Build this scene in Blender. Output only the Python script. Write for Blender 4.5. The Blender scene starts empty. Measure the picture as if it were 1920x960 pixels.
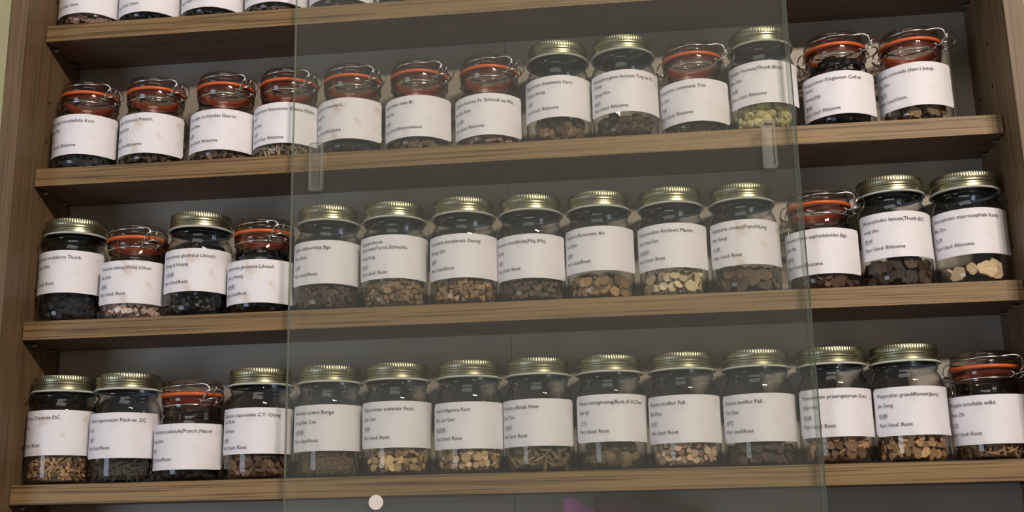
import bpy, math, random
from mathutils import Vector, Matrix
random.seed(7)
PI = math.pi
S = bpy.context.scene
COL = S.collection
H0 = 1.5                      # height of the lowest visible shelf top above the floor
CAM = (0.75856, -1.32128, -0.05895 + H0)

# ---------------------------------------------------------------- camera
cam = bpy.data.cameras.new('camera'); co = bpy.data.objects.new('camera', cam); COL.objects.link(co)
co.location = CAM; co.rotation_mode = 'XYZ'
co.rotation_euler = (1.8035, 0.02088, 0.11285)
cam.sensor_width = 36; cam.lens = 2128.44 / 1920 * 36; cam.clip_start = 0.02
S.camera = co

# ---------------------------------------------------------------- world, lights, exposure
w = bpy.data.worlds.new('room_light'); S.world = w; w.use_nodes = True
bg = w.node_tree.nodes['Background']; bg.inputs[0].default_value = (0.82, 0.78, 0.72, 1); bg.inputs[1].default_value = 0.23

def area(name, loc, target, size, power, col, size_y=None):
    l = bpy.data.lights.new(name, 'AREA'); l.energy = power; l.color = col; l.size = size
    if size_y: l.shape = 'RECTANGLE'; l.size_y = size_y
    o = bpy.data.objects.new(name, l); COL.objects.link(o); o.location = loc
    o.rotation_euler = (Vector(target) - Vector(loc)).to_track_quat('-Z', 'Y').to_euler()
    return o
TG = (0.6, 0.0, H0 + 0.3)
# three small warm hanging lamps in front of the case, towards its right end
for lx in (1.60, 1.85, 2.10):
    area('hanging_lamp', (lx, -2.25, H0 + 1.42), TG, 0.12, 21, (1.0, 0.86, 0.70))
# broad soft light of the shop ceiling, and daylight from a tall window low on the left
area('ceiling_panel_light', (0.5, -1.75, H0 + 2.5), TG, 1.6, 15, (1.0, 0.95, 0.92), 1.0)
area('window_daylight', (-1.45, -2.3, H0 - 0.35), TG, 0.9, 22, (0.66, 0.80, 1.0), 1.3)
S.view_settings.view_transform = 'Standard'; S.view_settings.look = 'None'
S.view_settings.exposure = -0.1; S.view_settings.gamma = 1; S.view_settings.use_curve_mapping = False

# ---------------------------------------------------------------- material helpers
def lin(c):
    return tuple(((v / 255) / 12.92 if v / 255 <= 0.04045 else ((v / 255 + 0.055) / 1.055) ** 2.4) for v in c) + (1,)
def mat(name):
    m = bpy.data.materials.new(name); m.use_nodes = True; nt = m.node_tree
    return m, nt, nt.nodes['Principled BSDF']
def plain(name, c, rough=0.6, metal=0.0, noise=0.0, nscale=60):
    m, nt, b = mat(name); b.inputs['Roughness'].default_value = rough; b.inputs['Metallic'].default_value = metal
    if noise:
        tc = nt.nodes.new('ShaderNodeTexCoord'); n = nt.nodes.new('ShaderNodeTexNoise'); n.inputs['Scale'].default_value = nscale
        n.inputs['Detail'].default_value = 5
        r = nt.nodes.new('ShaderNodeValToRGB'); r.color_ramp.elements[0].position = 0.3; r.color_ramp.elements[1].position = 0.7
        L = lin(c); r.color_ramp.elements[0].color = tuple(v * (1 - noise) for v in L[:3]) + (1,)
        r.color_ramp.elements[1].color = tuple(min(1, v * (1 + noise)) for v in L[:3]) + (1,)
        nt.links.new(tc.outputs['Object'], n.inputs['Vector']); nt.links.new(n.outputs['Fac'], r.inputs[0]); nt.links.new(r.outputs[0], b.inputs['Base Color'])
    else: b.inputs['Base Color'].default_value = lin(c)
    return m
def wood(name, axis, base, dark, seed=0.0, gscale=1.0):
    m, nt, b = mat(name)
    tc = nt.nodes.new('ShaderNodeTexCoord'); mp = nt.nodes.new('ShaderNodeMapping')
    sc = [560 * gscale, 560 * gscale, 560 * gscale]; sc[axis] = 5.5
    mp.inputs['Scale'].default_value = sc; mp.inputs['Location'].default_value = (seed, seed * 2, seed * 3)
    n = nt.nodes.new('ShaderNodeTexNoise'); n.inputs['Scale'].default_value = 1; n.inputs['Detail'].default_value = 4; n.inputs['Roughness'].default_value = 0.55
    n.inputs['Distortion'].default_value = 0.3
    r = nt.nodes.new('ShaderNodeValToRGB'); e = r.color_ramp.elements
    e[0].position = 0.36; e[0].color = lin(dark); e[1].position = 0.52; e[1].color = lin(base)
    mp2 = nt.nodes.new('ShaderNodeMapping'); s2 = [40, 40, 40]; s2[axis] = 1.5; mp2.inputs['Scale'].default_value = s2
    n2 = nt.nodes.new('ShaderNodeTexNoise'); n2.inputs['Scale'].default_value = 1; n2.inputs['Detail'].default_value = 3
    r2 = nt.nodes.new('ShaderNodeValToRGB'); r2.color_ramp.elements[0].position = 0.3; r2.color_ramp.elements[0].color = (0.80, 0.79, 0.78, 1)
    r2.color_ramp.elements[1].position = 0.7; r2.color_ramp.elements[1].color = (1.1, 1.1, 1.1, 1)
    mx = nt.nodes.new('ShaderNodeMixRGB'); mx.blend_type = 'MULTIPLY'; mx.inputs[0].default_value = 1
    L = nt.links.new
    L(tc.outputs['Object'], mp.inputs[0]); L(mp.outputs[0], n.inputs['Vector']); L(n.outputs['Fac'], r.inputs[0])
    L(tc.outputs['Object'], mp2.inputs[0]); L(mp2.outputs[0], n2.inputs['Vector']); L(n2.outputs['Fac'], r2.inputs[0])
    L(r.outputs[0], mx.inputs[1]); L(r2.outputs[0], mx.inputs[2]); L(mx.outputs[0], b.inputs['Base Color'])
    bm_ = nt.nodes.new('ShaderNodeBump'); bm_.inputs['Strength'].default_value = 0.25; bm_.inputs['Distance'].default_value = 0.0004
    L(n.outputs['Fac'], bm_.inputs['Height']); L(bm_.outputs[0], b.inputs['Normal'])
    b.inputs['Roughness'].default_value = 0.55
    return m
def glass(name, centre, edge, ior=1.5, blend=0.5, haze=0.0, rough=0.02):
    """thin-walled glass: clear through the middle, more absorption where the wall is seen edge-on, Fresnel reflections"""
    m = bpy.data.materials.new(name); m.use_nodes = True; nt = m.node_tree; nt.nodes.clear(); L = nt.links.new
    out = nt.nodes.new('ShaderNodeOutputMaterial'); tr = nt.nodes.new('ShaderNodeBsdfTransparent'); gl = nt.nodes.new('ShaderNodeBsdfGlossy')
    gl.inputs['Roughness'].default_value = rough
    lw = nt.nodes.new('ShaderNodeLayerWeight'); lw.inputs['Blend'].default_value = blend
    r = nt.nodes.new('ShaderNodeValToRGB'); e = r.color_ramp.elements
    e[0].position = 0.45; e[0].color = centre + (1,); e[1].position = 0.95; e[1].color = edge + (1,)
    fr = nt.nodes.new('ShaderNodeFresnel'); ge = nt.nodes.new('ShaderNodeNewGeometry'); mr = nt.nodes.new('ShaderNodeMapRange')
    mr.inputs['To Min'].default_value = ior; mr.inputs['To Max'].default_value = 1 / ior      # same thin-wall reflectance from both sides
    L(ge.outputs['Backfacing'], mr.inputs['Value']); L(mr.outputs[0], fr.inputs['IOR'])
    mix = nt.nodes.new('ShaderNodeMixShader')
    L(lw.outputs['Facing'], r.inputs[0]); L(r.outputs[0], tr.inputs[0]); L(fr.outputs[0], mix.inputs[0]); L(tr.outputs[0], mix.inputs[1]); L(gl.outputs[0], mix.inputs[2])
    last = mix
    if haze:
        d = nt.nodes.new('ShaderNodeBsdfDiffuse'); d.inputs[0].default_value = (0.60, 0.63, 0.57, 1)
        m2 = nt.nodes.new('ShaderNodeMixShader'); m2.inputs[0].default_value = haze  # even diffuse veil; on the pane it stands in for reflected room haze
        L(mix.outputs[0], m2.inputs[1]); L(d.outputs[0], m2.inputs[2]); last = m2
    L(last.outputs[0], out.inputs[0]); return m
def pieces_mat(name, c1, c2, rough=0.75):
    """per-piece colour variation between two natural tones"""
    m, nt, b = mat(name); L = nt.links.new
    g = nt.nodes.new('ShaderNodeNewGeometry'); oi = nt.nodes.new('ShaderNodeObjectInfo'); ad = nt.nodes.new('ShaderNodeMath'); ad.operation = 'ADD'
    fr = nt.nodes.new('ShaderNodeMath'); fr.operation = 'FRACT'
    L(g.outputs['Random Per Island'], ad.inputs[0]); L(oi.outputs['Random'], ad.inputs[1]); L(ad.outputs[0], fr.inputs[0])
    r = nt.nodes.new('ShaderNodeValToRGB'); r.color_ramp.elements[0].color = lin(c1); r.color_ramp.elements[1].color = lin(c2)
    L(fr.outputs[0], r.inputs[0])
    tc = nt.nodes.new('ShaderNodeTexCoord'); n = nt.nodes.new('ShaderNodeTexNoise'); n.inputs['Scale'].default_value = 330; n.inputs['Detail'].default_value = 3
    r2 = nt.nodes.new('ShaderNodeValToRGB'); r2.color_ramp.elements[0].position = 0.3; r2.color_ramp.elements[0].color = (0.72, 0.68, 0.62, 1)
    r2.color_ramp.elements[1].position = 0.65; r2.color_ramp.elements[1].color = (1, 1, 1, 1)
    mx = nt.nodes.new('ShaderNodeMixRGB'); mx.blend_type = 'MULTIPLY'; mx.inputs[0].default_value = 1
    L(tc.outputs['Object'], n.inputs['Vector']); L(n.outputs['Fac'], r2.inputs[0]); L(r.outputs[0], mx.inputs[1]); L(r2.outputs[0], mx.inputs[2]); L(mx.outputs[0], b.inputs['Base Color'])
    b.inputs['Roughness'].default_value = rough
    return m

WOOD_S = wood('shelf_oak_laminate', 0, (140, 112, 74), (82, 61, 36))
WOOD_P = wood('panel_oak_laminate', 2, (114, 91, 66), (90, 71, 51), 3.1, 0.6)
WOOD_U = wood('shelf_board_laminate', 0, (122, 96, 79), (98, 76, 62), 5.2, 0.7)
BACK = plain('grey_back_laminate', (158, 149, 138), 0.5, 0, 0.05, 8)
WALL = plain('cream_wall_paint', (230, 218, 168), 0.8, 0, 0.03, 4)
FLOOR = plain('floor_vinyl', (62, 54, 48), 0.6, 0, 0.08, 5)
CEIL = plain('ceiling_paint', (200, 196, 188), 0.9)
METAL = plain('bright_wire', (200, 196, 190), 0.22, 1.0)
PIN = plain('nickel_pin', (190, 185, 178), 0.3, 1.0)
HOLE = plain('peg_hole_dark', (40, 30, 24), 0.9)
LIDM = plain('gold_tin_lid', (160, 158, 134), 0.36, 1.0, 0.10, 90)
RIM = plain('white_sealing_ring', (196, 198, 188), 0.5)
GASK = plain('orange_rubber', (208, 94, 40), 0.42)
GASK2 = plain('gasket_reflection_tint', (146, 72, 54), 0.35)  # reddish tone of the gasket's reflection, put into the colour
JAR = glass('jar_glass', (0.99, 0.99, 0.99), (0.32, 0.35, 0.37), 1.5, 0.5)
LIDG = glass('clip_lid_glass', (0.80, 0.75, 0.73), (0.36, 0.30, 0.28), 1.55, 0.5)
NECKG = glass('jar_neck_glass', (0.74, 0.78, 0.83), (0.20, 0.23, 0.27), 1.6, 0.5)  # bluish darkening painted in for the missing refraction at the neck
NECKW = glass('clip_jar_neck_glass', (0.56, 0.49, 0.46), (0.24, 0.19, 0.18), 1.6, 0.5)  # brown darkening in the tint replaces refraction that would hide the far side
PANE = glass('sliding_pane_glass', (0.985, 0.987, 0.97), (0.95, 0.96, 0.93), 1.5, 0.3, 0.026, 0.0)  # diffuse share puts the reflected haze of the room into the pane
PEDGE = glass('pane_cut_edge', (0.42, 0.50, 0.45), (0.36, 0.46, 0.40), 1.5, 0.4, 0.25, 0.1)
ARRIS = plain('ground_glass_arris', (104, 112, 102), 0.35)
STRIP = glass('bevel_strip_glass', (0.80, 0.84, 0.80), (0.50, 0.56, 0.51), 1.5, 0.5, 0.05, 0.08)  # dark green band of the pane's bevel
PULL = glass('frosted_clear_plastic', (0.90, 0.88, 0.86), (0.70, 0.70, 0.70), 1.5, 0.4, 0.12, 0.25)
PULLE = glass('clear_plastic_edge', (0.75, 0.75, 0.72), (0.6, 0.6, 0.6), 1.6, 0.4, 0.18, 0.15)
INK = plain('printed_ink', (66, 64, 74), 0.8)
INKC = plain('printed_ink_fine', (104, 104, 112), 0.8)
STICK = plain('white_sticker', (226, 218, 212), 0.6)
def paper(name, stain):
    m, nt, b = mat(name); L = nt.links.new; b.inputs['Roughness'].default_value = 0.7
    tc = nt.nodes.new('ShaderNodeTexCoord'); n = nt.nodes.new('ShaderNodeTexNoise'); n.inputs['Scale'].default_value = 55; n.inputs['Detail'].default_value = 4
    r = nt.nodes.new('ShaderNodeValToRGB'); e = r.color_ramp.elements
    e[0].position = 0.30; e[0].color = lin((214, 200, 192)) if stain else lin((224, 219, 226))
    e[1].position = 0.48; e[1].color = lin((232, 229, 236))
    L(tc.outputs['Object'], n.inputs['Vector']); L(n.outputs['Fac'], r.inputs[0]); L(r.outputs[0], b.inputs['Base Color']); return m
PAPER = paper('label_paper', False); PAPERW = paper('label_paper_worn', True)

# ---------------------------------------------------------------- object helpers
def me(name, vs, fs, mats, smooth=None, fm=None):
    m = bpy.data.meshes.new(name); m.from_pydata(vs, [], fs)
    for k in (mats if isinstance(mats, (list, tuple)) else [mats]): m.materials.append(k)
    if fm: m.polygons.foreach_set('material_index', fm)
    if smooth is not None:
        m.polygons.foreach_set('use_smooth', [True] * len(m.polygons)); m.update(); m.set_sharp_from_angle(angle=math.radians(smooth))
    m.update(); return m
def link(name, data, parent=None, loc=(0, 0, 0), rz=0.0):
    o = bpy.data.objects.new(name, data); COL.objects.link(o); o.location = loc; o.rotation_euler = (0, 0, rz)
    if parent: o.parent = parent
    return o
def tag(o, label=None, cat=None, group=None, kind=None):
    if label: o['label'] = label
    if cat: o['category'] = cat
    if group: o['group'] = group
    if kind: o['kind'] = kind
    return o
def boxm(name, x0, x1, y0, y1, z0, z1, m, bev=0.0):
    vs = [(x, y, z) for x in (x0, x1) for y in (y0, y1) for z in (z0, z1)]
    fs = [(0, 1, 3, 2), (4, 6, 7, 5), (0, 4, 5, 1), (2, 3, 7, 6), (0, 2, 6, 4), (1, 5, 7, 3)]
    d = me(name, vs, fs, m)
    if bev:
        import bmesh
        b = bmesh.new(); b.from_mesh(d); bmesh.ops.bevel(b, geom=list(b.edges), offset=bev, segments=2, profile=0.5, affect='EDGES'); b.to_mesh(d); b.free()
    return d
def box(name, x0, x1, y0, y1, z0, z1, m, parent=None, bev=0.0): return link(name, boxm(name, x0, x1, y0, y1, z0, z1, m, bev), parent)
def lathe(prof, n, close=False):
    """prof [(r,z)] turned about z"""
    vs = []; fs = []; rings = []
    for r, z in prof:
        if r < 1e-6: rings.append([len(vs)]); vs.append((0, 0, z))
        else:
            rings.append(list(range(len(vs), len(vs) + n)))
            vs += [(r * math.cos(2 * PI * i / n), r * math.sin(2 * PI * i / n), z) for i in range(n)]
    pr = list(zip(rings, rings[1:])) + ([(rings[-1], rings[0])] if close else [])
    for a, b in pr:
        for i in range(n):
            j = (i + 1) % n
            if len(a) == 1: fs.append((a[0], b[j], b[i]))
            elif len(b) == 1: fs.append((a[i], a[j], b[0]))
            else: fs.append((a[i], a[j], b[j], b[i]))
    return vs, fs
def tube(pts, r, n=8, closed=False):
    vs = []; fs = []; P = [Vector(p) for p in pts]; N = len(P); up = None
    for i, p in enumerate(P):
        a = P[(i - 1) % N] if (closed or i) else p; b = P[(i + 1) % N] if (closed or i < N - 1) else p
        t = (b - a).normalized()
        if up is None: up = t.orthogonal().normalized()
        up = (up - t * up.dot(t)).normalized(); s = t.cross(up)
        vs += [tuple(p + r * (math.cos(2 * PI * k / n) * up + math.sin(2 * PI * k / n) * s)) for k in range(n)]
    for i in range(N if closed else N - 1):
        for k in range(n):
            a = i * n; b = ((i + 1) % N) * n; l = (k + 1) % n
            fs.append((a + k, a + l, b + l, b + k))
    if not closed: fs += [tuple(range(n))[::-1], tuple(range((N - 1) * n, N * n))]
    return vs, fs
def smoothpath(pts, k=3, closed=False):
    P = [Vector(p) for p in pts]
    for _ in range(k):
        Q = []
        n = len(P)
        rng = range(n if closed else n - 1)
        if not closed: Q.append(P[0])
        for i in rng:
            a, b = P[i], P[(i + 1) % n]; Q += [a * .75 + b * .25, a * .25 + b * .75]
        if not closed: Q.append(P[-1])
        P = Q
    return P
def join(*vf):
    V = []; F = []
    for v, f in vf:
        o = len(V); V += list(v); F += [tuple(i + o for i in q) for q in f]
    return V, F

# ---------------------------------------------------------------- setting
W = 1.2; T = 0.02335; DEP = 0.0969; REC = 0.0485; PT = 0.0236
ZS = {'A': H0 + 0.5994, 'B': H0 + 0.3999, 'C': H0 + 0.2005, 'D': H0}
tag(box('floor', -1.6, 3.0, -4.6, 0.34, -0.05, 0.0, FLOOR), kind='structure')
tag(box('wall_back', -1.6, 3.0, DEP + 0.012, DEP + 0.10, 0.0, 3.9, WALL), kind='structure')
tag(box('wall_left', -1.75, -1.6, -1.2, DEP + 0.10, 0.0, 3.9, WALL), kind='structure')

# ---------------------------------------------------------------- bookcase
case = tag(link('wall_shelving', None, None, (0, 0, 0)), 'open oak laminate shelving unit with grey back holding rows of jars', 'shelving')
TOPZ = H0 + 0.97
box('side_panel', -PT, -0.0004, -REC, DEP + 0.008, 0.0, TOPZ, WOOD_P, case, 0.0006)
box('side_panel', W + 0.0004, W + PT, -REC, DEP + 0.008, 0.0, TOPZ, WOOD_P, case, 0.0006)
SEAM = 0.6015
box('back_panel', -0.0003, SEAM - 0.0004, DEP, DEP + 0.008, 0.06, TOPZ - 0.02, BACK, case)
box('back_panel', SEAM + 0.0004, W + 0.0003, DEP, DEP + 0.008, 0.06, TOPZ - 0.02, BACK, case)
box('top_panel', -PT, W + PT, -REC, DEP + 0.008, TOPZ + 0.0004, TOPZ + 0.024, WOOD_S, case)
for z in [ZS['A'], ZS['B'], ZS['C'], ZS['D'], H0 + 0.80, H0 - 0.2, H0 - 0.6, H0 - 1.0, H0 - 1.42]:
    sh = box('shelf', 0.0012, W - 0.0012, 0.0, DEP - 0.0004, z - T, z, WOOD_U, case, 0.0003)
    box('edge_banding', 0.0012, W - 0.0012, -0.0008, 0.0002, z - T, z, WOOD_S, sh)
# metal support pins under each shelf, peg holes up the panels
pv, pf = lathe([(0, 0), (0.0028, 0), (0.0028, 0.009), (0, 0.009)], 10)
pv = [(z, y, x) for x, y, z in pv]
pinm = me('shelf_pin', pv, pf, PIN, 40)
hv, hf = lathe([(0, 0), (0.0026, 0), (0.0026, 0.0004), (0, 0.0004)], 12); hv = [(z, y, x) for x, y, z in hv]
holem = me('peg_hole', hv, hf, HOLE)
for k in 'ABCD':
    for y in (0.022, 0.072):
        for x in (-0.0004, W + 0.0004):
            o = link('shelf_pin', pinm, case, (x, y, ZS[k] - T - 0.0029));
            if x > 1: o.rotation_euler = (0, 0, PI)
for k, zz in (('A', (0.045, 0.10)), ('B', (0.045, 0.10)), ('C', (0.045, 0.10)), ('Z', (0.045, 0.10))):
    zb = (ZS[k] if k in ZS else ZS['A'] + .2) - 0.2
    for dz in zz:
        for y in (0.022, 0.072):
            link('peg_hole', holem, case, (-0.0006, y, zb + dz)); o = link('peg_hole', holem, case, (W + 0.0006, y, zb + dz)); o.rotation_euler = (0, 0, PI)
box('track', 0.0012, W - 0.0012, -0.030, -0.001, H0 - 0.412, H0 - 0.4004, WOOD_S, case)
box('track', 0.0012, W - 0.0012, -0.030, -0.001, H0 + 0.790, H0 + 0.80, WOOD_S, case)

# ---------------------------------------------------------------- sliding glass pane
X0, X1 = 0.3457, 0.9590; PY = -0.020; PTH = 0.0065
door = tag(link('sliding_glass_pane', None, None, (X0, PY, H0 - 0.4)), 'clear greenish sliding glass pane with two plastic finger pulls in front of the shelves', 'glass pane')
def pane_mesh():
    w_, h_ = X1 - X0, 1.189
    vs = [(x, y, z) for x in (0, w_) for y in (0, PTH) for z in (0, h_)]
    fs = [(0, 1, 3, 2), (4, 6, 7, 5), (0, 4, 5, 1), (2, 3, 7, 6), (0, 2, 6, 4), (1, 5, 7, 3)]
    import bmesh
    d = me('pane', vs, fs, [PANE, PEDGE, ARRIS], None, [1, 1, 0, 0, 1, 1])
    b = bmesh.new(); b.from_mesh(d)
    bmesh.ops.bevel(b, geom=[e for e in b.edges if abs(e.verts[0].co.y - e.verts[1].co.y) < 1e-6], offset=0.0007, segments=1, affect='EDGES', material=2)
    b.to_mesh(d); b.free(); return d
link('pane', pane_mesh(), door)
box('edge_strip', X1 - X0 - 0.0058, X1 - X0 - 0.0002, -0.0006, PTH + 0.0006, 0.0, 1.189, STRIP, door, 0.0005)  # added strip standing in for the bevelled edge of the pane
def pull(x0, x1, z0, z1):
    w_, h_ = (x1 - x0) / 2, (z1 - z0) / 2; d = 0.006
    vs = []; fs = []; fm = []
    def ring(sx, sz, y, n=6):
        r = 0.004 * sx / w_; out = []
        for cx, cz, a0 in ((sx - r, sz - r, 0), (-sx + r, sz - r, PI / 2), (-sx + r, -sz + r, PI), (sx - r, -sz + r, 3 * PI / 2)):
            for i in range(n): a = a0 + PI / 2 * i / (n - 1); out.append((cx + r * math.cos(a), y, cz + r * math.sin(a)))
        return out
    rs = [ring(w_, h_, 0), ring(w_, h_, -d * 0.8), ring(w_ - .0009, h_ - .0009, -d), ring(w_ - .0030, h_ - .0038, -d), ring(w_ - .0034, h_ - .0046, -d * 0.3)]
    n = len(rs[0])
    for r in rs: vs += r
    for k in range(len(rs) - 1):
        for i in range(n):
            j = (i + 1) % n; fs.append((k * n + i, k * n + j, (k + 1) * n + j, (k + 1) * n + i)); fm.append(1 if k in (0, 1, 2) else 0)
    fs.append(tuple(range((len(rs) - 1) * n, len(rs) * n))); fm.append(0)
    m = me('finger_pull', vs, fs, [PULL, PULLE], 30, fm)
    return link('finger_pull', m, door, ((x0 + x1) / 2 - X0, -0.0001, (z0 + z1) / 2 + 0.4))
pull(0.3690, 0.3870, 0.3425, 0.4055)
pull(0.9165, 0.9340, 0.3400, 0.4010)
sv, sf = lathe([(0, 0), (0.0084, 0), (0.0084, 0.0003), (0, 0.0003)], 40); sv = [(x, -z, y) for x, y, z in sv]
link('round_sticker', me('round_sticker', sv, sf, STICK), door, (0.4552 - X0, -0.0001, -0.0305 + 0.4))

# ---------------------------------------------------------------- jar meshes
RS = 0.0412; RW = 0.0425
body_s = [(0, 0.0025), (0.026, 0.002), (0.030, 0.0002), (0.034, 0.0004), (0.0385, 0.0028), (0.0408, 0.0075), (RS, 0.013), (RS, 0.080), (0.0410, 0.086), (0.0402, 0.0915), (0.0388, 0.0962), (0.0368, 0.1000), (0.0352, 0.1026), (0.0348, 0.1046),
          (0.0366, 0.1066), (0.0368, 0.1090), (0.0350, 0.1108), (0.0348, 0.1300)]
JW_Z = 1.0
body_w = [(0, 0.003), (0.027, 0.0025), (0.031, 0.0003), (0.036, 0.0006), (0.0402, 0.0034), (0.0420, 0.0085), (RW, 0.013), (RW, 0.0585), (0.0420, 0.0640), (0.0405, 0.0690), (0.0382, 0.0730), (0.0358, 0.0765), (0.0349, 0.0795), (0.0350, 0.0850),
          (0.0345, 0.0880), (0.0348, 0.0925), (0.0368, 0.0945), (0.0372, 0.0975), (0.0372, 0.1010), (0.0340, 0.1018)]
def body_mesh(prof, zsplit, name, ng=None):
    v, f = lathe(prof, 64); fm = []
    for q in f:
        z = sum(v[i][2] for i in q) / len(q); fm.append(1 if z > zsplit else 0)
    return me(name, v, f, [JAR, ng or NECKG], 50, fm)
MBS = body_mesh(body_s, 0.1015, 'screw_jar_glass'); MBW = body_mesh(body_w, 0.0735, 'clip_jar_glass', NECKW)
def lid_mesh():
    prof = [(0, 0.1322), (0.033, 0.1322), (0.0350, 0.1328), (0.0372, 0.1326), (0.0380, 0.1312), (0.0381, 0.1262), (0.0376, 0.1250), (0.0388, 0.1238), (0.0388, 0.1222), (0.0377, 0.1208), (0.0377, 0.1192), (0.0387, 0.1180), (0.0389, 0.1151), (0.0372, 0.1149), (0.0372, 0.1290)]
    n = 216; v, f = lathe(prof, n); v = list(v)
    for i, (x, y, z) in enumerate(v):
        r = math.hypot(x, y)
        if r > 0.0366 and z > 0.1256:
            k = round(math.atan2(y, x) / (2 * PI / n)) % 3
            s = 1 - (0.012 if k == 0 else 0.0)
            v[i] = (x * s, y * s, z)
    return me('screw_lid', v, f, LIDM, 35)
MLID = lid_mesh()
v, f = lathe([(0.0375, 0.1122), (0.0400, 0.1122), (0.0405, 0.1130), (0.0400, 0.1140), (0.0384, 0.1149), (0.0374, 0.1149)], 72, True); MRIM = me('sealing_rim', v, f, RIM, 50)
# clip jar: glass lid, gasket, wires
lidp = [(0.0355, 0.1062), (0.0368, 0.1072), (0.0372, 0.1098), (0.0362, 0.1122), (0.0352, 0.1142), (0.0355, 0.1165), (0.0352, 0.1190), (0.0335, 0.1215), (0.0300, 0.1228), (0.0150, 0.1222), (0, 0.1220)]
v, f = lathe(lidp, 64); MLG = me('glass_lid', v, f, LIDG, 60)
v1 = lathe([(0.0350, 0.1022), (0.0372, 0.1022), (0.0381, 0.1032), (0.0383, 0.1050), (0.0377, 0.1062), (0.0350, 0.1064)], 64, True)
v2 = lathe([(0.0332, 0.0962), (0.0340, 0.0962), (0.0341, 0.0985), (0.0341, 0.1020), (0.0332, 0.1022)], 64, True)  # added ring imitating the gasket's reflection in the glass below it
v, f = v1; MG1 = me('gasket', v, f, GASK, 60)
v, f = v2; MG2 = me('gasket_reflection', v, f, GASK2, 60)
def ringpts(R, z, a0=0, a1=2 * PI, n=48, dz=0.0):
    cl = abs(a1 - a0 - 2 * PI) < 1e-6
    return [(R * math.sin(a0 + (a1 - a0) * i / (n if cl else n - 1)), -R * math.cos(a0 + (a1 - a0) * i / (n if cl else n - 1)), z + dz * math.sin(a0 + (a1 - a0) * i / (n if cl else n - 1) + PI / 2)) for i in range(n)]
wr = 0.00095
def P(a, r, z): return (r * math.sin(math.radians(a)), -r * math.cos(math.radians(a)), z)
v, f = tube(ringpts(0.0360, 0.0912), wr, 8, True)
k1 = tube(smoothpath([P(-16, .0362, .0915), P(-15, .0405, .0925), P(-14, .0412, .0965), P(-17, .0385, .0975)], 2), wr, 8)
k2 = tube(smoothpath([P(16, .0362, .0915), P(15, .0405, .0925), P(14, .0412, .0965), P(17, .0385, .0975)], 2), wr, 8)
MNW = me('neck_wire', *join((v, f), k1, k2), METAL, 60)
# lid wire: runs round the lid groove, both ends leave as a hook at the latch (angle 0)
arc = [P(a, .0366, .1138 + .0012 * math.cos(math.radians(a))) for a in range(28, 333, 8)]
path = [P(2, .0465, .1045), P(4, .0488, .1075), P(7, .0478, .1140), P(14, .0425, .1165)] + arc + [P(-14, .0425, .1165), P(-7, .0478, .1140), P(-4, .0488, .1075), P(-2, .0465, .1045)]
MLW = me('lid_wire', *tube(smoothpath(path, 2), wr * 1.1, 8), METAL, 60)
# latch lever: wide loop lying outward-upward in front of the neck
lp = [P(-17, .0398, .0950), P(-16, .0455, .0935), P(-10, .0520, .0960), P(0, .0545, .0985), P(10, .0520, .0960), P(16, .0455, .0935), P(17, .0398, .0950), P(0, .0425, .0965)]
lq = [P(-14, .0480, .0945), P(-14, .0535, .1000), P(-9, .0560, .1085), P(9, .0560, .1085), P(14, .0535, .1000), P(14, .0480, .0945)]
MLT = me('latch_loop', *join(tube(smoothpath(lp, 3, True), wr, 8, True), tube(smoothpath(lq, 2), wr * 1.1, 8)), METAL, 60)
# hinge on the opposite side
hg = [tube(smoothpath([P(180 + s * 9, .0366, .1135), P(180 + s * 9, .0440, .1130), P(180 + s * 8, .0480, .1060), P(180 + s * 8, .0465, .0930), P(180 + s * 9, .0445, .0800), P(180 + s * 5, .0440, .0770)], 2), wr, 8) for s in (-1, 1)]
hg += [tube([P(168, .0470, .1000), P(180, .0478, .1000), P(192, .0470, .1000)], wr * 1.6, 8), tube(smoothpath([P(172, .0360, .0912), P(172, .0440, .0930), P(172, .0470, .1000)], 2), wr, 8)]
MHG = me('wire_hinge', *join(*hg), METAL, 60)

# ---------------------------------------------------------------- labels
LH = 0.0545; LL = 0.110
def label_mesh(R, prof):
    n = 56; m = 7; rc = 0.0045; vs = []; fs = []
    def rad(z):   # wraps the shoulder a little
        return R + 0.0005
    for i in range(n + 1):
        s = -LL / 2 + LL * i / n; e = LL / 2 - abs(s); c = 0.0
        if e < rc: c = rc - math.sqrt(max(0, rc * rc - (rc - e) ** 2))
        for j in range(m + 1):
            z = c + (LH - 2 * c) * j / m; a = s / R
            r = R + 0.0005 + 0.0004 * math.sin(s * 130 + 1) * (1 if j in (0, m) else 0.2) + (0.0009 * (1 - e / 0.01) if e < 0.01 else 0)
            vs.append((r * math.sin(a), -r * math.cos(a), z))
    for i in range(n):
        for j in range(m):
            a = i * (m + 1) + j; fs.append((a, a + m + 1, a + m + 2, a + 1))
    k = len(vs); vs += [(x * (1 - .00025 / R), y * (1 - .00025 / R), z) for x, y, z in vs]
    fs += [tuple(q + k for q in reversed(f)) for f in fs]
    edge = [i * (m + 1) for i in range(n + 1)] + [n * (m + 1) + j for j in range(1, m + 1)] + [i * (m + 1) + m for i in range(n - 1, -1, -1)] + [j for j in range(m - 1, 0, -1)]
    for a, b in zip(edge, edge[1:] + edge[:1]): fs.append((b, a, a + k, b + k))
    return vs, fs
LM = {}
for t, R in (('S', RS), ('W', RW)):
    v, f = label_mesh(R, None)
    for wn, mm in ((0, PAPER), (1, PAPERW)): LM[t, wn] = me('paper_label', v, f, mm, 50)

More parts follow.
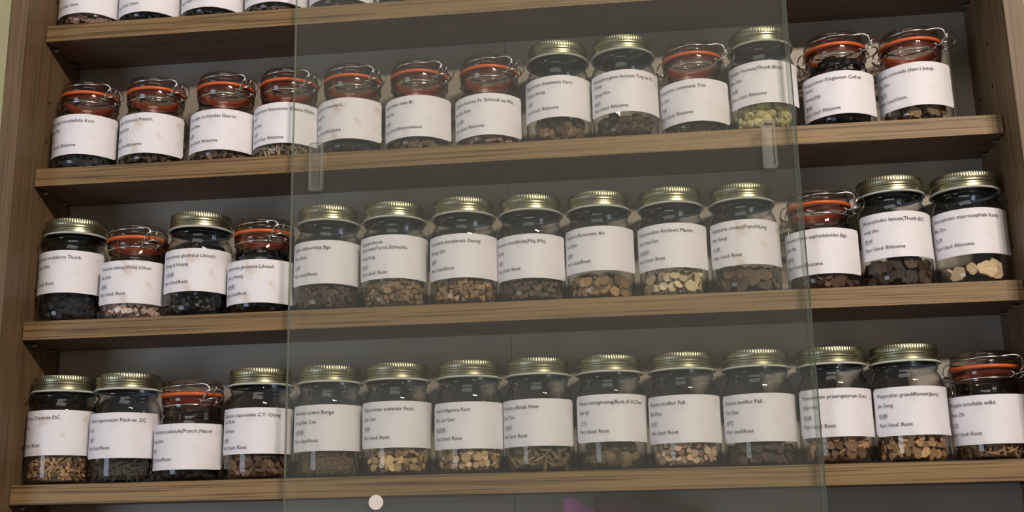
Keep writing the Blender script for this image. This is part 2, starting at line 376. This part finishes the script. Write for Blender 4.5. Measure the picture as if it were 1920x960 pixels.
def text_geo(items):
    """items: list of (key, string, size, xscale) -> dict key -> (verts2d, faces, width); one depsgraph pass"""
    obs = []
    for key, s, size, xs in items:
        c = bpy.data.curves.new('t', 'FONT'); c.body = s; c.size = size; c.resolution_u = 2; c.fill_mode = 'FRONT'
        o = bpy.data.objects.new('t', c); COL.objects.link(o); obs.append((key, o, xs))
    bpy.context.view_layer.update(); dg = bpy.context.evaluated_depsgraph_get(); out = {}
    for key, o, xs in obs:
        ev = o.evaluated_get(dg); m = ev.to_mesh()
        out[key] = ([(v.co.x * xs, v.co.y) for v in m.vertices], [tuple(p.vertices) for p in m.polygons])
        ev.to_mesh_clear()
    for _, o, _ in obs:
        c = o.data; bpy.data.objects.remove(o); bpy.data.curves.remove(c)
    return out

# ---------------------------------------------------------------- unproject helper (only to lay jars out along the shelf, numbers measured once)
RM = co.rotation_euler.to_matrix()
def at(px, py, Y):
    d = RM @ Vector(((px - 960) / 2128.44, -(py - 480) / 2128.44, -1)); t = (Y - CAM[1]) / d.y
    return Vector(CAM) + d * t

# jar table: row, type, x px of axis, y px there, label bottom y px, turn of the label (deg), lines, latch angle, fill spec key
RH, RT = 'Part Used: Rhizome', 'Part Used: Root'
J = [
 ('A','W',148,-10, 24,-14,['','','','Part Used: Stem'],None),
 ('A','W',289,-15, 25,-14,['','','','Part Used: Stem'],None),
 ('A','W',405,-20, 22,-10,['','','','Part Used: Stems'],None),
 ('A','W',523,-25,  2, -8,['','','','Part Used: Stem'],None),
 ('A','W',643,-35,  0, -8,['','','','Part Used: Stem'],None),
 ('A','W',768,-45,-12, -5,['','','','Part Used: Stem'],None),
 ('B','W',166,250,287,-20,['Cimicifuga heracleifolia Kom','Sheng Ma','升麻',RH],34),
 ('B','W',290,245,285,-18,['Coptis chinensis Franch.','Huang Lian','黄连','Part Used:Rhizome'],36),
 ('B','W',422,240,279,-12,['Curculigo orchioides Gaertn.','Xian Mao','仙茅',RH],34),
 ('B','W',540,230,267,-12,['Cynanchum Stauntonia (Decne.)Schltr','Levl','Bai Qian','白前','Part of Use: Rhizoma'],36),
 ('B','W',659,222,259,-17,['Cyperus rotundas L.','Xiang Fu','香附','Part Used:Rhizome'],38),
 ('B','W',787,215,255, -9,['Gastrodiae elata Bl.','Tian Ma','天麻','Part Used:Rhizometous'],40),
 ('B','W',918,212,252, -9,['Glehnia littorais Fr. Schmidt ex Miq','Bei Sha Shen','北沙参',RH],42),
 ('B','S',1044,90,219,  0,['Ligusticum chuanxion Hort.','Chuan Xiong','川芎',RH],None),
 ('B','S',1166,83,209,  6,['Notopterygium Incisum Ting ex H.','Chang','Qiang Huo','羌活',RH],None),
 ('B','W',1302,190,227,-3,['Phragmites communis Trin','Lu Gen','芦根',RH],62),
 ('B','S',1422,65,193,  6,['Pinellia Ternata(Thunb.)Breit.','Ban Xia','半夏',RH],None),
 ('B','W',1571,170,213, 2,['Polygonatum Kingianum Coll.et','Hemsl','Huang Jing','黄精',RH],66),
 ('B','W',1712,150,197, 2,['Alisma orientalis (Sam.) Juzep.','Ze Xie','泽泻','Part Used:Stem'],64),
 ('C','S',123,417,548,-20,['Polygonum multiform Thunb.','He Shou Wu','首乌',RT],None),
 ('C','W',236,540,568, -4,['Pueraria lobata(Willd.)Ohwi','Ge Gen','葛根',RT],22),
 ('C','S',371,410,545, -4,['Rehmannia glutinous Libosch','Sheng di Huang','生地黄','Part Used:Root'],None),
 ('C','W',481,535,567,-12,['Rehmannia glutinous Libosch','Shu di Huang','熟地黄','Part Used:Root'],24),
 ('C','S',614,400,531, -3,['Salvia miltiorrhiza Bge','Dan Shen','丹参','Part Used:Root'],None),
 ('C','S',740,394,521,  0,['Saposhnikovia','divaricata(Turca.)Schischk.','Fang Feng','防风',RT],None),
 ('C','S',869,386,520, -2,['Scutellaria baicalensis Georgi','Huang Qin','黄芩','Part Used:Root'],None),
 ('C','S',994,379,521, -6,['Stemona sessilifolia(Miq.)Miq.','Bai Bu','百部',RT],None),
 ('C','S',1121,371,507,-1,['Sophora flavescens Ait','Ku Shen','苦参','Part Used:Root'],None),
 ('C','S',1255,363,502, 0,['Trichosanthes Kirilowii Maxim','Tian Hua Fen','天花粉',RT],None),
 ('C','S',1388,355,496, 8,['Vladimiria souliei(Franch)Ling','Mu Xiang','木香',RT],None),
 ('C','W',1541,470,513, 0,['Anemarrhena asphodeloides Bge.','Zhi Mu','知母',RH],66),
 ('C','S',1665,338,482,16,['Atractylodes lancea(Thunb.)DC','cang zhu','苍术',RH],None),
 ('C','S',1814,332,476, 6,['Atractylodes macrocephala Koidz','Bai Zhu','白术',RH],None),
 ('D','S',112,716,853,-24,['Bupleurum Chinense DC.','Chai Hu','柴胡','Part Used: Root'],None),
 ('D','S',236,714,858,-10,['Cirsium japonieum Fisch.ex. DC','Da Ji','大蓟','Part Used:Root'],None),
 ('D','W',348,850,880,-17,['Codonopsis pilosula(Franch.)Nannf','Dang Shen','党参','Part Used:Root'],28),
 ('D','S',490,704,850, -8,['Dipsacus asperoides C.Y. Cheng','et T.M.Ai','Xu Duan','续断',RT],None),
 ('D','S',619,700,845, -3,['Gentiana scabra Bunge','Long Dan Cao','龙胆草','Part Used:Root'],None),
 ('D','S',745,693,839,  0,['Glycyrrhizae uralensis Fisch.','Gan Cao','甘草',RT],None),
 ('D','S',879,690,841,  0,['Isatis indigotica Fort','Ban Lan Gen','板蓝根',RT],None),
 ('D','S',1008,685,836,-7,['Morinda officials How','Ba Ji Tian','巴戟天',RT],None),
 ('D','S',1141,680,828, 9,['Panax notoginseng(Burk.)F.H.Chen','San Qi','三七',RT],None),
 ('D','S',1277,674,830, 2,['Paeonia lactiflor Pall.','Bai Shao','白芍',RT],None),
 ('D','S',1415,670,828, 6,['Paeonia lactiflor Pall.','Chi Shao','赤芍','Part Used:Root'],None),
 ('D','S',1555,663,819,13,['Peucedanum praeruptorum Dunn','Qian Hu','前胡',RT],None),
 ('D','S',1693,657,816,16,['Platycodon grandiflorum(Jacq.)','Jie Geng','桔梗',RT],None),
 ('D','W',1857,790,832, 0,['Polygala tenuifolia willd.','Yuan Zhi','远志',RT],64),
]
def is_cjk(s): return any(ord(c) > 0x2e80 for c in s)
items = []
for i, j in enumerate(J):
    for k, s in enumerate(j[6]):
        if s: items.append(((i, k), s, 0.0062 if is_cjk(s) else 0.0060, 1.0))
TXT = text_geo(items)
L4 = [.0110, .0220, .0335, .0440]; L5 = [.0105, .0178, .0285, .0395, .0485]
def text_mesh(i, lines, R):
    vs = []; fs = []; fm = []; Ls = L5 if len(lines) == 5 else L4
    for k, s in enumerate(lines):
        if (i, k) not in TXT: continue
        v, f = TXT[i, k]; o = len(vs); cj = is_cjk(s)
        for x, y in v:
            s_ = -LL / 2 + 0.0068 + x
            s_ = min(s_, LL / 2 - 0.0006); z = LH - Ls[k] + y - (0.0008 if cj else 0); a = s_ / R; r = R + 0.00135
            vs.append((r * math.sin(a), -r * math.cos(a), z))
        fs += [tuple(q + o for q in p) for p in f]; fm += [1 if cj else 0] * len(f)
    return me('printed_text', vs, fs, [INK, INKC], None, fm)

# ---------------------------------------------------------------- dried pieces
def slab(n, sx, sz, t, jit, rnd):
    vs = []
    for y in (-t / 2, t / 2):
        for i in range(n):
            a = 2 * PI * i / n; q = 1 + (rnd[i % len(rnd)] - .5) * jit
            vs.append((sx * q * math.cos(a), y * (1 + .3 * rnd[(i + 3) % len(rnd)]), sz * q * math.sin(a)))
    fs = [tuple(range(n)), tuple(range(2 * n - 1, n - 1, -1))] + [(i, i + n, (i + 1) % n + n, (i + 1) % n) for i in range(n)]
    return vs, fs
def lump(sx, sy, sz, jit, rnd):
    vs = [(0, 0, -sz)]; fs = []; R_ = 8
    for k, ph in enumerate((-50, 0, 50)):
        for i in range(R_):
            a = 2 * PI * i / R_; q = 1 + (rnd[(i * 3 + k * 5) % len(rnd)] - .5) * jit
            vs.append((sx * q * math.cos(a) * math.cos(math.radians(ph)), sy * q * math.sin(a) * math.cos(math.radians(ph)), sz * q * math.sin(math.radians(ph))))
    vs.append((0, 0, sz)); e = len(vs) - 1
    for i in range(R_):
        j = (i + 1) % R_; fs.append((0, 1 + j, 1 + i)); fs.append((e, e - R_ + i, e - R_ + j))
        for k in range(2): a = 1 + k * R_; fs.append((a + i, a + j, a + R_ + j, a + R_ + i))
    return vs, fs
def piece(style, s, rng):
    rnd = [rng.random() for _ in range(17)]
    if style == 'chip':  return slab(6, s * rng.uniform(.7, 1.1), s * rng.uniform(.45, .9), s * .35, .7, rnd)
    if style == 'slice': return slab(11, s * rng.uniform(.8, 1.15), s * rng.uniform(.65, 1.0), s * .24, .32, rnd)
    if style == 'disc':  return slab(14, s * rng.uniform(.75, 1.0), s * rng.uniform(.72, 1.0), s * .3, .08, rnd)
    if style == 'stick': return slab(5, s * rng.uniform(1.2, 1.9), s * rng.uniform(.22, .4), s * .4, .5, rnd)
    if style == 'cube':  return slab(4, s * .9, s * .9, s * 1.0, .25, rnd)
    if style == 'lump':  return lump(s * rng.uniform(.8, 1.1), s * rng.uniform(.55, .8), s * rng.uniform(.7, 1.0), .35, rnd)
    if style == 'fibre': return slab(4, s * rng.uniform(1.6, 2.8), s * .14, s * .14, .3, rnd)
ext = {'chip': .9, 'slice': 1.0, 'disc': .95, 'stick': 1.5, 'cube': 1.0, 'lump': .9, 'fibre': 2.2}
tk = {'chip': .22, 'slice': .16, 'disc': .18, 'stick': .25, 'cube': .55, 'lump': .75, 'fibre': .1}
def place_mat(style, s, phi, z, Rin, rng, tilt=22, deep=0.0, anyrot=True):
    e = ext[style] * s
    # e is the half extent along x; turned pieces share it between width and height
    rot = rng.uniform(-PI, PI) if anyrot else rng.uniform(-.3, .3)
    half = max(abs(e * math.cos(rot)), .4 * e) + .0004
    r = math.sqrt(max(Rin * Rin - half * half, (Rin * .4) ** 2)) - tk[style] * s - abs(math.sin(math.radians(tilt))) * s * .5 - .0008 - deep
    M = Matrix.Rotation(phi, 4, 'Z') @ Matrix.Translation((0, -r, z)) @ Matrix.Rotation(math.radians(rng.uniform(-tilt, tilt)), 4, 'X') @ Matrix.Rotation(math.radians(rng.uniform(-tilt, tilt)), 4, 'Z') @ Matrix.Rotation(rot, 4, 'Y')
    return M
def fill_core(Rin, h, rng, base=0.0042):
    R_ = Rin * .80; n = 28
    prof = [(0, base), (Rin * .66, base), (R_, base + .005), (R_, h - .004), (R_ * .7, h - .001), (R_ * .35, h), (0, h)]
    v, f = lathe(prof, n); out = []
    for x, y, z in v:
        k = 1 + rng.uniform(-.05, .03); out.append((x * k, y * k, z + (rng.uniform(-.002, .002) if z > base + .006 else 0)))
    return out, f
def fill_stuff(style, s, h, Rin, seed, n=None, top=True):
    rng = random.Random(seed); V, F = fill_core(Rin, max(.011, h - .003), rng); parts = [(V, F)]
    rows = max(1, int((h - .006) / (s * 1.25))); dz = (h - .006) / rows
    for r in range(rows):
        z = .0055 + s * .6 + r * dz
        if z > h: z = h - s * .3
        cnt = int(2 * PI * .62 * Rin / (s * 1.5)) + 2
        for k in range(cnt):
            phi = -2.05 + 4.1 * (k + rng.uniform(-.35, .35) + (r % 2) * .5) / cnt
            zz = z + rng.uniform(-.4, .4) * s
            Rl = Rin - .0035 * max(0, (.011 - zz) / .011) * 2
            M = place_mat(style, s, phi, max(zz, .0048 + s * .55), Rl, rng, 24, rng.uniform(0, .0015))
            v, f = piece(style, s, rng); parts.append(([tuple(M @ Vector(p)) for p in v], f))
    if top:
        for k in range(int(14 * (.007 / s))):
            a = rng.uniform(0, 2 * PI); rr = Rin * .75 * math.sqrt(rng.random()); rr = min(rr, Rin - s * ext[style] - .002)
            M = Matrix.Translation((rr * math.cos(a), rr * math.sin(a), h + s * .1)) @ Matrix.Rotation(rng.uniform(0, 6), 4, 'Z') @ Matrix.Rotation(PI / 2 + rng.uniform(-.4, .4), 4, 'X')
            v, f = piece(style, s, rng); parts.append(([tuple(M @ Vector(p)) for p in v], f))
    return join(*parts)

# what each jar holds: style, piece size, fill height, tone 1, tone 2, singly modelled?, words
D_ = {
 'A0': ('slice', .0055, .030, (150,122,108), (96,74,64), 0, 'pinkish brown stem slices'),
 'A1': ('chip', .0040, .030, (54,48,48), (34,30,30), 0, 'dark stem pieces'),
 'A2': ('chip', .0045, .030, (58,50,48), (38,32,32), 0, 'blackish stem pieces'),
 'A3': ('slice', .0050, .030, (104,88,86), (44,38,40), 0, 'dark grey brown stem slices'),
 'A4': ('slice', .0050, .030, (92,74,72), (42,34,36), 0, 'dark reddish stem pieces'),
 'A5': ('slice', .0050, .030, (92,70,68), (44,34,36), 0, 'dark red brown stem pieces'),
 'Sheng Ma': ('slice', .0060, .050, (44,46,52), (24,26,30), 0, 'blue black rhizome pieces'),
 'Huang Lian': ('chip', .0055, .045, (104,80,52), (46,38,34), 0, 'brown knobbly rhizome pieces'),
 'Xian Mao': ('slice', .0052, .055, (142,112,92), (46,38,34), 0, 'brown and black rhizome slices'),
 'Bai Qian': ('stick', .0042, .048, (196,178,150), (110,92,76), 0, 'pale cut hollow stems'),
 'Xiang Fu': ('lump', .0055, .040, (52,56,54), (34,38,38), 0, 'dark small round tubers'),
 'Tian Ma': ('slice', .0095, .042, (134,108,88), (92,74,62), 0, 'large brown tuber slices'),
 'Bei Sha Shen': ('slice', .0048, .035, (186,152,136), (128,96,84), 0, 'pinkish tan root slices'),
 'Chuan Xiong': ('lump', .0100, .034, (142,114,84), (84,66,50), 1, 'large knobbly brown tuber slices'),
 'Qiang Huo': ('lump', .0070, .030, (96,74,60), (50,40,36), 0, 'dark brown rhizome lumps'),
 'Lu Gen': ('stick', .0070, .026, (140,112,82), (72,58,46), 0, 'brown flattened reed rhizome strips'),
 'Ban Xia': ('lump', .0078, .046, (222,208,148), (196,190,128), 1, 'pale yellow round tubers'),
 'Huang Jing': ('lump', .0075, .086, (26,24,26), (14,13,15), 0, 'glossy black rhizome pieces'),
 'Ze Xie': ('slice', .0085, .032, (164,138,108), (92,74,58), 1, 'tan and brown tuber slices'),
 'He Shou Wu': ('lump', .0080, .050, (26,26,30), (14,14,17), 0, 'black root slices'),
 'Ge Gen': ('cube', .0056, .026, (226,206,198), (206,178,166), 1, 'pinkish white root cubes'),
 'Sheng di Huang': ('lump', .0080, .090, (20,21,24), (10,10,12), 0, 'jet black root slices'),
 'Shu di Huang': ('lump', .0075, .080, (20,20,24), (10,10,12), 0, 'sticky black root pieces'),
 'Dan Shen': ('chip', .0050, .040, (96,74,62), (66,52,46), 0, 'dull brown root chips'),
 'Fang Feng': ('chip', .0046, .036, (164,138,106), (88,72,56), 0, 'mixed brown root chips'),
 'Huang Qin': ('chip', .0048, .036, (182,148,104), (104,80,56), 0, 'yellowish brown root chips'),
 'Bai Bu': ('chip', .0048, .034, (112,88,72), (74,58,48), 0, 'brown wrinkled root pieces'),
 'Ku Shen': ('slice', .0068, .030, (178,142,98), (104,78,58), 0, 'oval tan root slices'),
 'Tian Hua Fen': ('slice', .0074, .036, (238,216,176), (212,192,162), 1, 'creamy white root slices'),
 'Mu Xiang': ('slice', .0090, .030, (112,88,70), (70,56,46), 0, 'large brown root slices'),
 'Zhi Mu': ('slice', .0068, .024, (128,94,76), (66,50,44), 0, 'reddish brown rhizome slices'),
 'cang zhu': ('slice', .0078, .034, (92,70,56), (48,38,34), 0, 'dark brown rhizome slices'),
 'Bai Zhu': ('slice', .0100, .016, (226,202,166), (196,170,134), 1, 'few large cream rhizome slices'),
 'Chai Hu': ('chip', .0034, .036, (182,148,110), (92,68,50), 0, 'small tan and brown root chips'),
 'Da Ji': ('fibre', .0052, .038, (92,86,76), (58,54,50), 0, 'dark fibrous root strands'),
 'Dang Shen': ('lump', .0060, .040, (44,38,40), (24,22,26), 0, 'near black root pieces'),
 'Xu Duan': ('chip', .0060, .040, (128,100,78), (70,54,44), 0, 'brown broken root chips'),
 'Long Dan Cao': ('fibre', .0034, .038, (130,108,84), (92,76,60), 0, 'fine dull brown root fibres'),
 'Gan Cao': ('disc', .0058, .038, (228,196,142), (126,94,66), 1, 'round yellow licorice coloured root discs'),
 'Ban Lan Gen': ('disc', .0060, .037, (224,192,150), (122,96,74), 1, 'tan thick round root chunks'),
 'Ba Ji Tian': ('stick', .0060, .036, (148,126,98), (94,78,60), 0, 'grey brown root sticks'),
 'San Qi': ('lump', .0095, .036, (124,108,80), (92,80,60), 1, 'olive brown hard root lumps'),
 'Bai Shao': ('disc', .0054, .036, (232,202,172), (164,130,110), 1, 'pale pinkish cream root discs'),
 'Chi Shao': ('slice', .0060, .028, (92,72,60), (62,50,44), 0, 'dull brown root slices'),
 'Qian Hu': ('slice', .0078, .034, (190,150,112), (116,86,64), 1, 'tan irregular root slices'),
 'Jie Geng': ('chip', .0064, .034, (196,158,112), (118,88,62), 0, 'tan elongated root slices'),
 'Yuan Zhi': ('stick', .0048, .034, (172,136,100), (92,70,52), 0, 'thin tan root tubes'),
}
NTH = ['first', 'second', 'third', 'fourth', 'fifth', 'sixth', 'seventh', 'eighth', 'ninth', 'tenth', 'eleventh', 'twelfth', 'thirteenth', 'fourteenth', 'fifteenth', 'sixteenth', 'seventeenth', 'eighteenth']
SHORT = {'Chuan Xiong': 'brown tuber lump', 'Ban Xia': 'pale yellow tuber', 'Ze Xie': 'tan tuber slice', 'Ge Gen': 'white root cube', 'Tian Hua Fen': 'cream root slice',
 'Bai Zhu': 'cream rhizome slice', 'Gan Cao': 'yellow root disc', 'Ban Lan Gen': 'tan root chunk', 'San Qi': 'olive brown lump', 'Bai Shao': 'pinkish root disc', 'Qian Hu': 'tan root slice'}
ROWN = {'A': 'top', 'B': 'second', 'C': 'third', 'D': 'lowest visible'}
ORD = ['leftmost', 'second', 'third', 'fourth', 'fifth', 'sixth']
xs_prev = {}
for i, (row, typ, px, py, lpy, turn, lines, latch) in enumerate(J):
    R = RS if typ == 'S' else RW
    Yc = R - 0.0028; z0 = ZS[row]
    over = {'Qiang Huo': -.004, 'Huang Qin': -.004}
    key = None
    for s in lines:
        if s in D_: key = s
    if key is None: key = 'A%d' % i
    if key in over: Yc += over[key]
    X = at(px, py, Yc).x
    if row in xs_prev:
        px_, pr_, py__ = xs_prev[row]; dmin = math.sqrt(max(0, (pr_ + R + .0004) ** 2 - (py__ - Yc) ** 2))
        X = max(X, px_ + dmin)
    X = min(max(X, R + .0004), W - R - .001)
    xs_prev[row] = (X, R, Yc)
    view = math.atan2(CAM[0] - X, -(CAM[1] - Yc))
    lz = at(px, lpy, Yc - R).z - z0
    lz = max(.010, min(lz, .045))
    st, s, h, c1, c2, single, words = D_[key]
    if key[0] == 'A' and key[1:].isdigit():
        lab = 'clip jar with %s, %s from the left on the top shelf' % (words, NTH[i])
        inn = 'the %s jar on the top shelf' % ORD[i]
    elif typ == 'S':
        lab = 'gold screw-lid glass jar with white label reading %s on the %s shelf' % (key, ROWN[row]); inn = 'the jar labelled %s' % key
    else:
        lab = 'wire-clip glass jar with orange seal and label reading %s, %s shelf' % (key, ROWN[row]); inn = 'the jar labelled %s' % key
    if typ == 'S':
        j = tag(link('screw_lid_jar', None, None, (X, Yc, z0)), lab, 'jar', 'gold screw-lid jars on the shelves')
        link('glass_body', MBS, j); ld = link('screw_lid', MLID, j, (0, 0, 0), i * 1.3); link('sealing_rim', MRIM, ld)
    else:
        j = tag(link('clip_top_jar', None, None, (X, Yc, z0)), lab, 'jar', 'wire-clip jars on the shelves')
        link('glass_body', MBW, j); link('glass_lid', MLG, j)
        g = link('gasket', MG1, j); link('gasket_reflection', MG2, g)
        la = math.radians(latch if latch is not None else 35)+view
        link('neck_wire', MNW, j, (0, 0, 0), la); link('lid_wire', MLW, j, (0, 0, 0), la); link('latch_loop', MLT, j, (0, 0, 0), la); link('wire_hinge', MHG, j, (0, 0, 0), la)
    worn = 1 if key in ('Shu di Huang', 'Ge Gen', 'Chai Hu', 'Sheng di Huang', 'Huang Lian', 'Xiang Fu', 'Mu Xiang') else 0
    pl = link('paper_label', LM[typ, worn], j, (0, 0, lz), view + math.radians(turn))
    link('printed_text', text_mesh(i, lines, R), pl)
    # contents
    Rin = R - .0022; c1 = tuple(min(246, c * (1.06 if c1[0] > 60 else 1)) for c in c1); c2 = tuple(min(240, c * (0.92 if c1[0] > 60 else 1)) for c in c2); pm = pieces_mat('dried_' + words.replace(' ', '_'), c1, c2, .35 if 'glossy' in words or 'jet' in words or 'sticky' in words else .75)
    seed = 100 + i
    if not single:
        o = link({'chip': 'dried_root_chips', 'slice': 'dried_root_slices', 'stick': 'dried_root_sticks', 'lump': 'dried_root_lumps', 'fibre': 'dried_root_fibres', 'cube': 'dried_root_cubes', 'disc': 'dried_root_discs'}[st],
                 me('dried_pieces', *fill_stuff(st, s, h, Rin, seed), pm), None, (X, Yc, z0))
        tag(o, '%s heaped inside %s' % (words, inn), 'dried herbs', None, 'stuff')
    else:
        rng = random.Random(seed); nm = {'slice': 'dried_root_slice', 'lump': 'dried_tuber', 'cube': 'dried_root_cube', 'disc': 'dried_root_disc'}[st]
        if key != 'Bai Zhu':
            o = link('dried_herb_fragments', me('dried_pieces', *fill_stuff('chip', .0035, h - .004, Rin - .009, seed), pm), None, (X, Yc, z0))
            tag(o, 'broken fragments packed behind the %s in %s' % (words, inn), 'dried herbs', None, 'stuff')
        varm = []
        for q in range(5):
            v, f = piece(st, s, rng); varm.append(me(nm, v, f, pm, 45 if st == 'lump' else None))
        rows = max(1, round((h - .005) / (s * 1.45))); grp = '%s in %s' % (words, inn)
        for r in range(rows):
            cnt = max(3, int(2.7 * Rin / (s * 1.5)))
            if key == 'Bai Zhu': cnt = 5
            for k in range(cnt):
                phi = view - 1.35 + 2.7 * (k + .5 + rng.uniform(-.34, .34) + (r % 2) * .5 - .25) / cnt
                z = .0055 + s * .85 + r * (h - .006) / rows + rng.uniform(-.35, .35) * s
                sc_ = rng.uniform(.68, 1.08) if st != 'lump' else rng.uniform(.85, 1.05)
                Rl = Rin - .0045 * max(0, (.014 - z) / .014) * 1.4
                M = place_mat(st, s, phi, max(z, .005 + s * .85), Rl, rng, 16 if rng.random() < .55 else 50, rng.uniform(0, .002), True) @ Matrix.Scale(sc_, 4)
                p = link(nm, varm[rng.randrange(5)], None); p.matrix_world = Matrix.Translation((X, Yc, z0)) @ M
                nl = 'only' if rows == 1 else (['bottom', 'top'] if rows == 2 else ['bottom', 'middle', 'top'] if rows == 3 else ['bottom', 'lower middle', 'upper middle', 'top'] if rows == 4 else ['bottom', 'lower middle', 'middle', 'upper middle', 'top', 'topmost'])[r]
                tag(p, '%s in the %s jar, %s layer, %s from the left' % (SHORT[key], key, nl, NTH[k]), 'dried herb', grp)

# ---------------------------------------------------------------- two pillow-like forms added for the pink and plum patches, only their tops in view
def form(name, x0, x1, y, h, th, m, label, cat, lean=0.0):
    n = 12; k = 8; vs = []; fs = []
    for side in (1, -1):
        for i in range(n + 1):
            for q in range(k + 1):
                u = i / n; v_ = q / k; b = math.sin(PI * u) ** .6 * math.sin(PI * min(1, v_ * .9 + .05)) ** .5
                vs.append(((x1 - x0) * (u - .5) + lean * v_ * .02, side * (-th / 2) * (.12 + .88 * b), h * v_ * (1 + .04 * math.sin(u * 5 + .6)) ))
    N = (n + 1) * (k + 1)
    for i in range(n):
        for q in range(k):
            a = i * (k + 1) + q; fs.append((a, a + k + 1, a + k + 2, a + 1)); fs.append((N + a, N + a + 1, N + a + k + 2, N + a + k + 1))
    edge = [i * (k + 1) for i in range(n + 1)] + [n * (k + 1) + j for j in range(1, k + 1)] + [i * (k + 1) + k for i in range(n - 1, -1, -1)] + [j for j in range(k - 1, 0, -1)]
    for a, b in zip(edge, edge[1:] + edge[:1]): fs.append((b, a, a + N, b + N))
    o = link(name, me(name, vs, fs, m, 50), None, ((x0 + x1) / 2, y, H0 - 0.2)); tag(o, label, cat); return o
form('pink_form', 0.664, 0.704, 0.055, 0.165, 0.030, plain('pink_tone', (205, 130, 178), .6, 0, .1, 50), 'pink packet whose top shows below the lowest visible shelf', 'form')
form('plum_mass', 0.706, 0.795, 0.055, 0.166, 0.036, plain('plum_tone', (112, 82, 88), .85, 0, .12, 60), 'dark plum pouch beside the pink packet below the lowest visible shelf', 'mass')
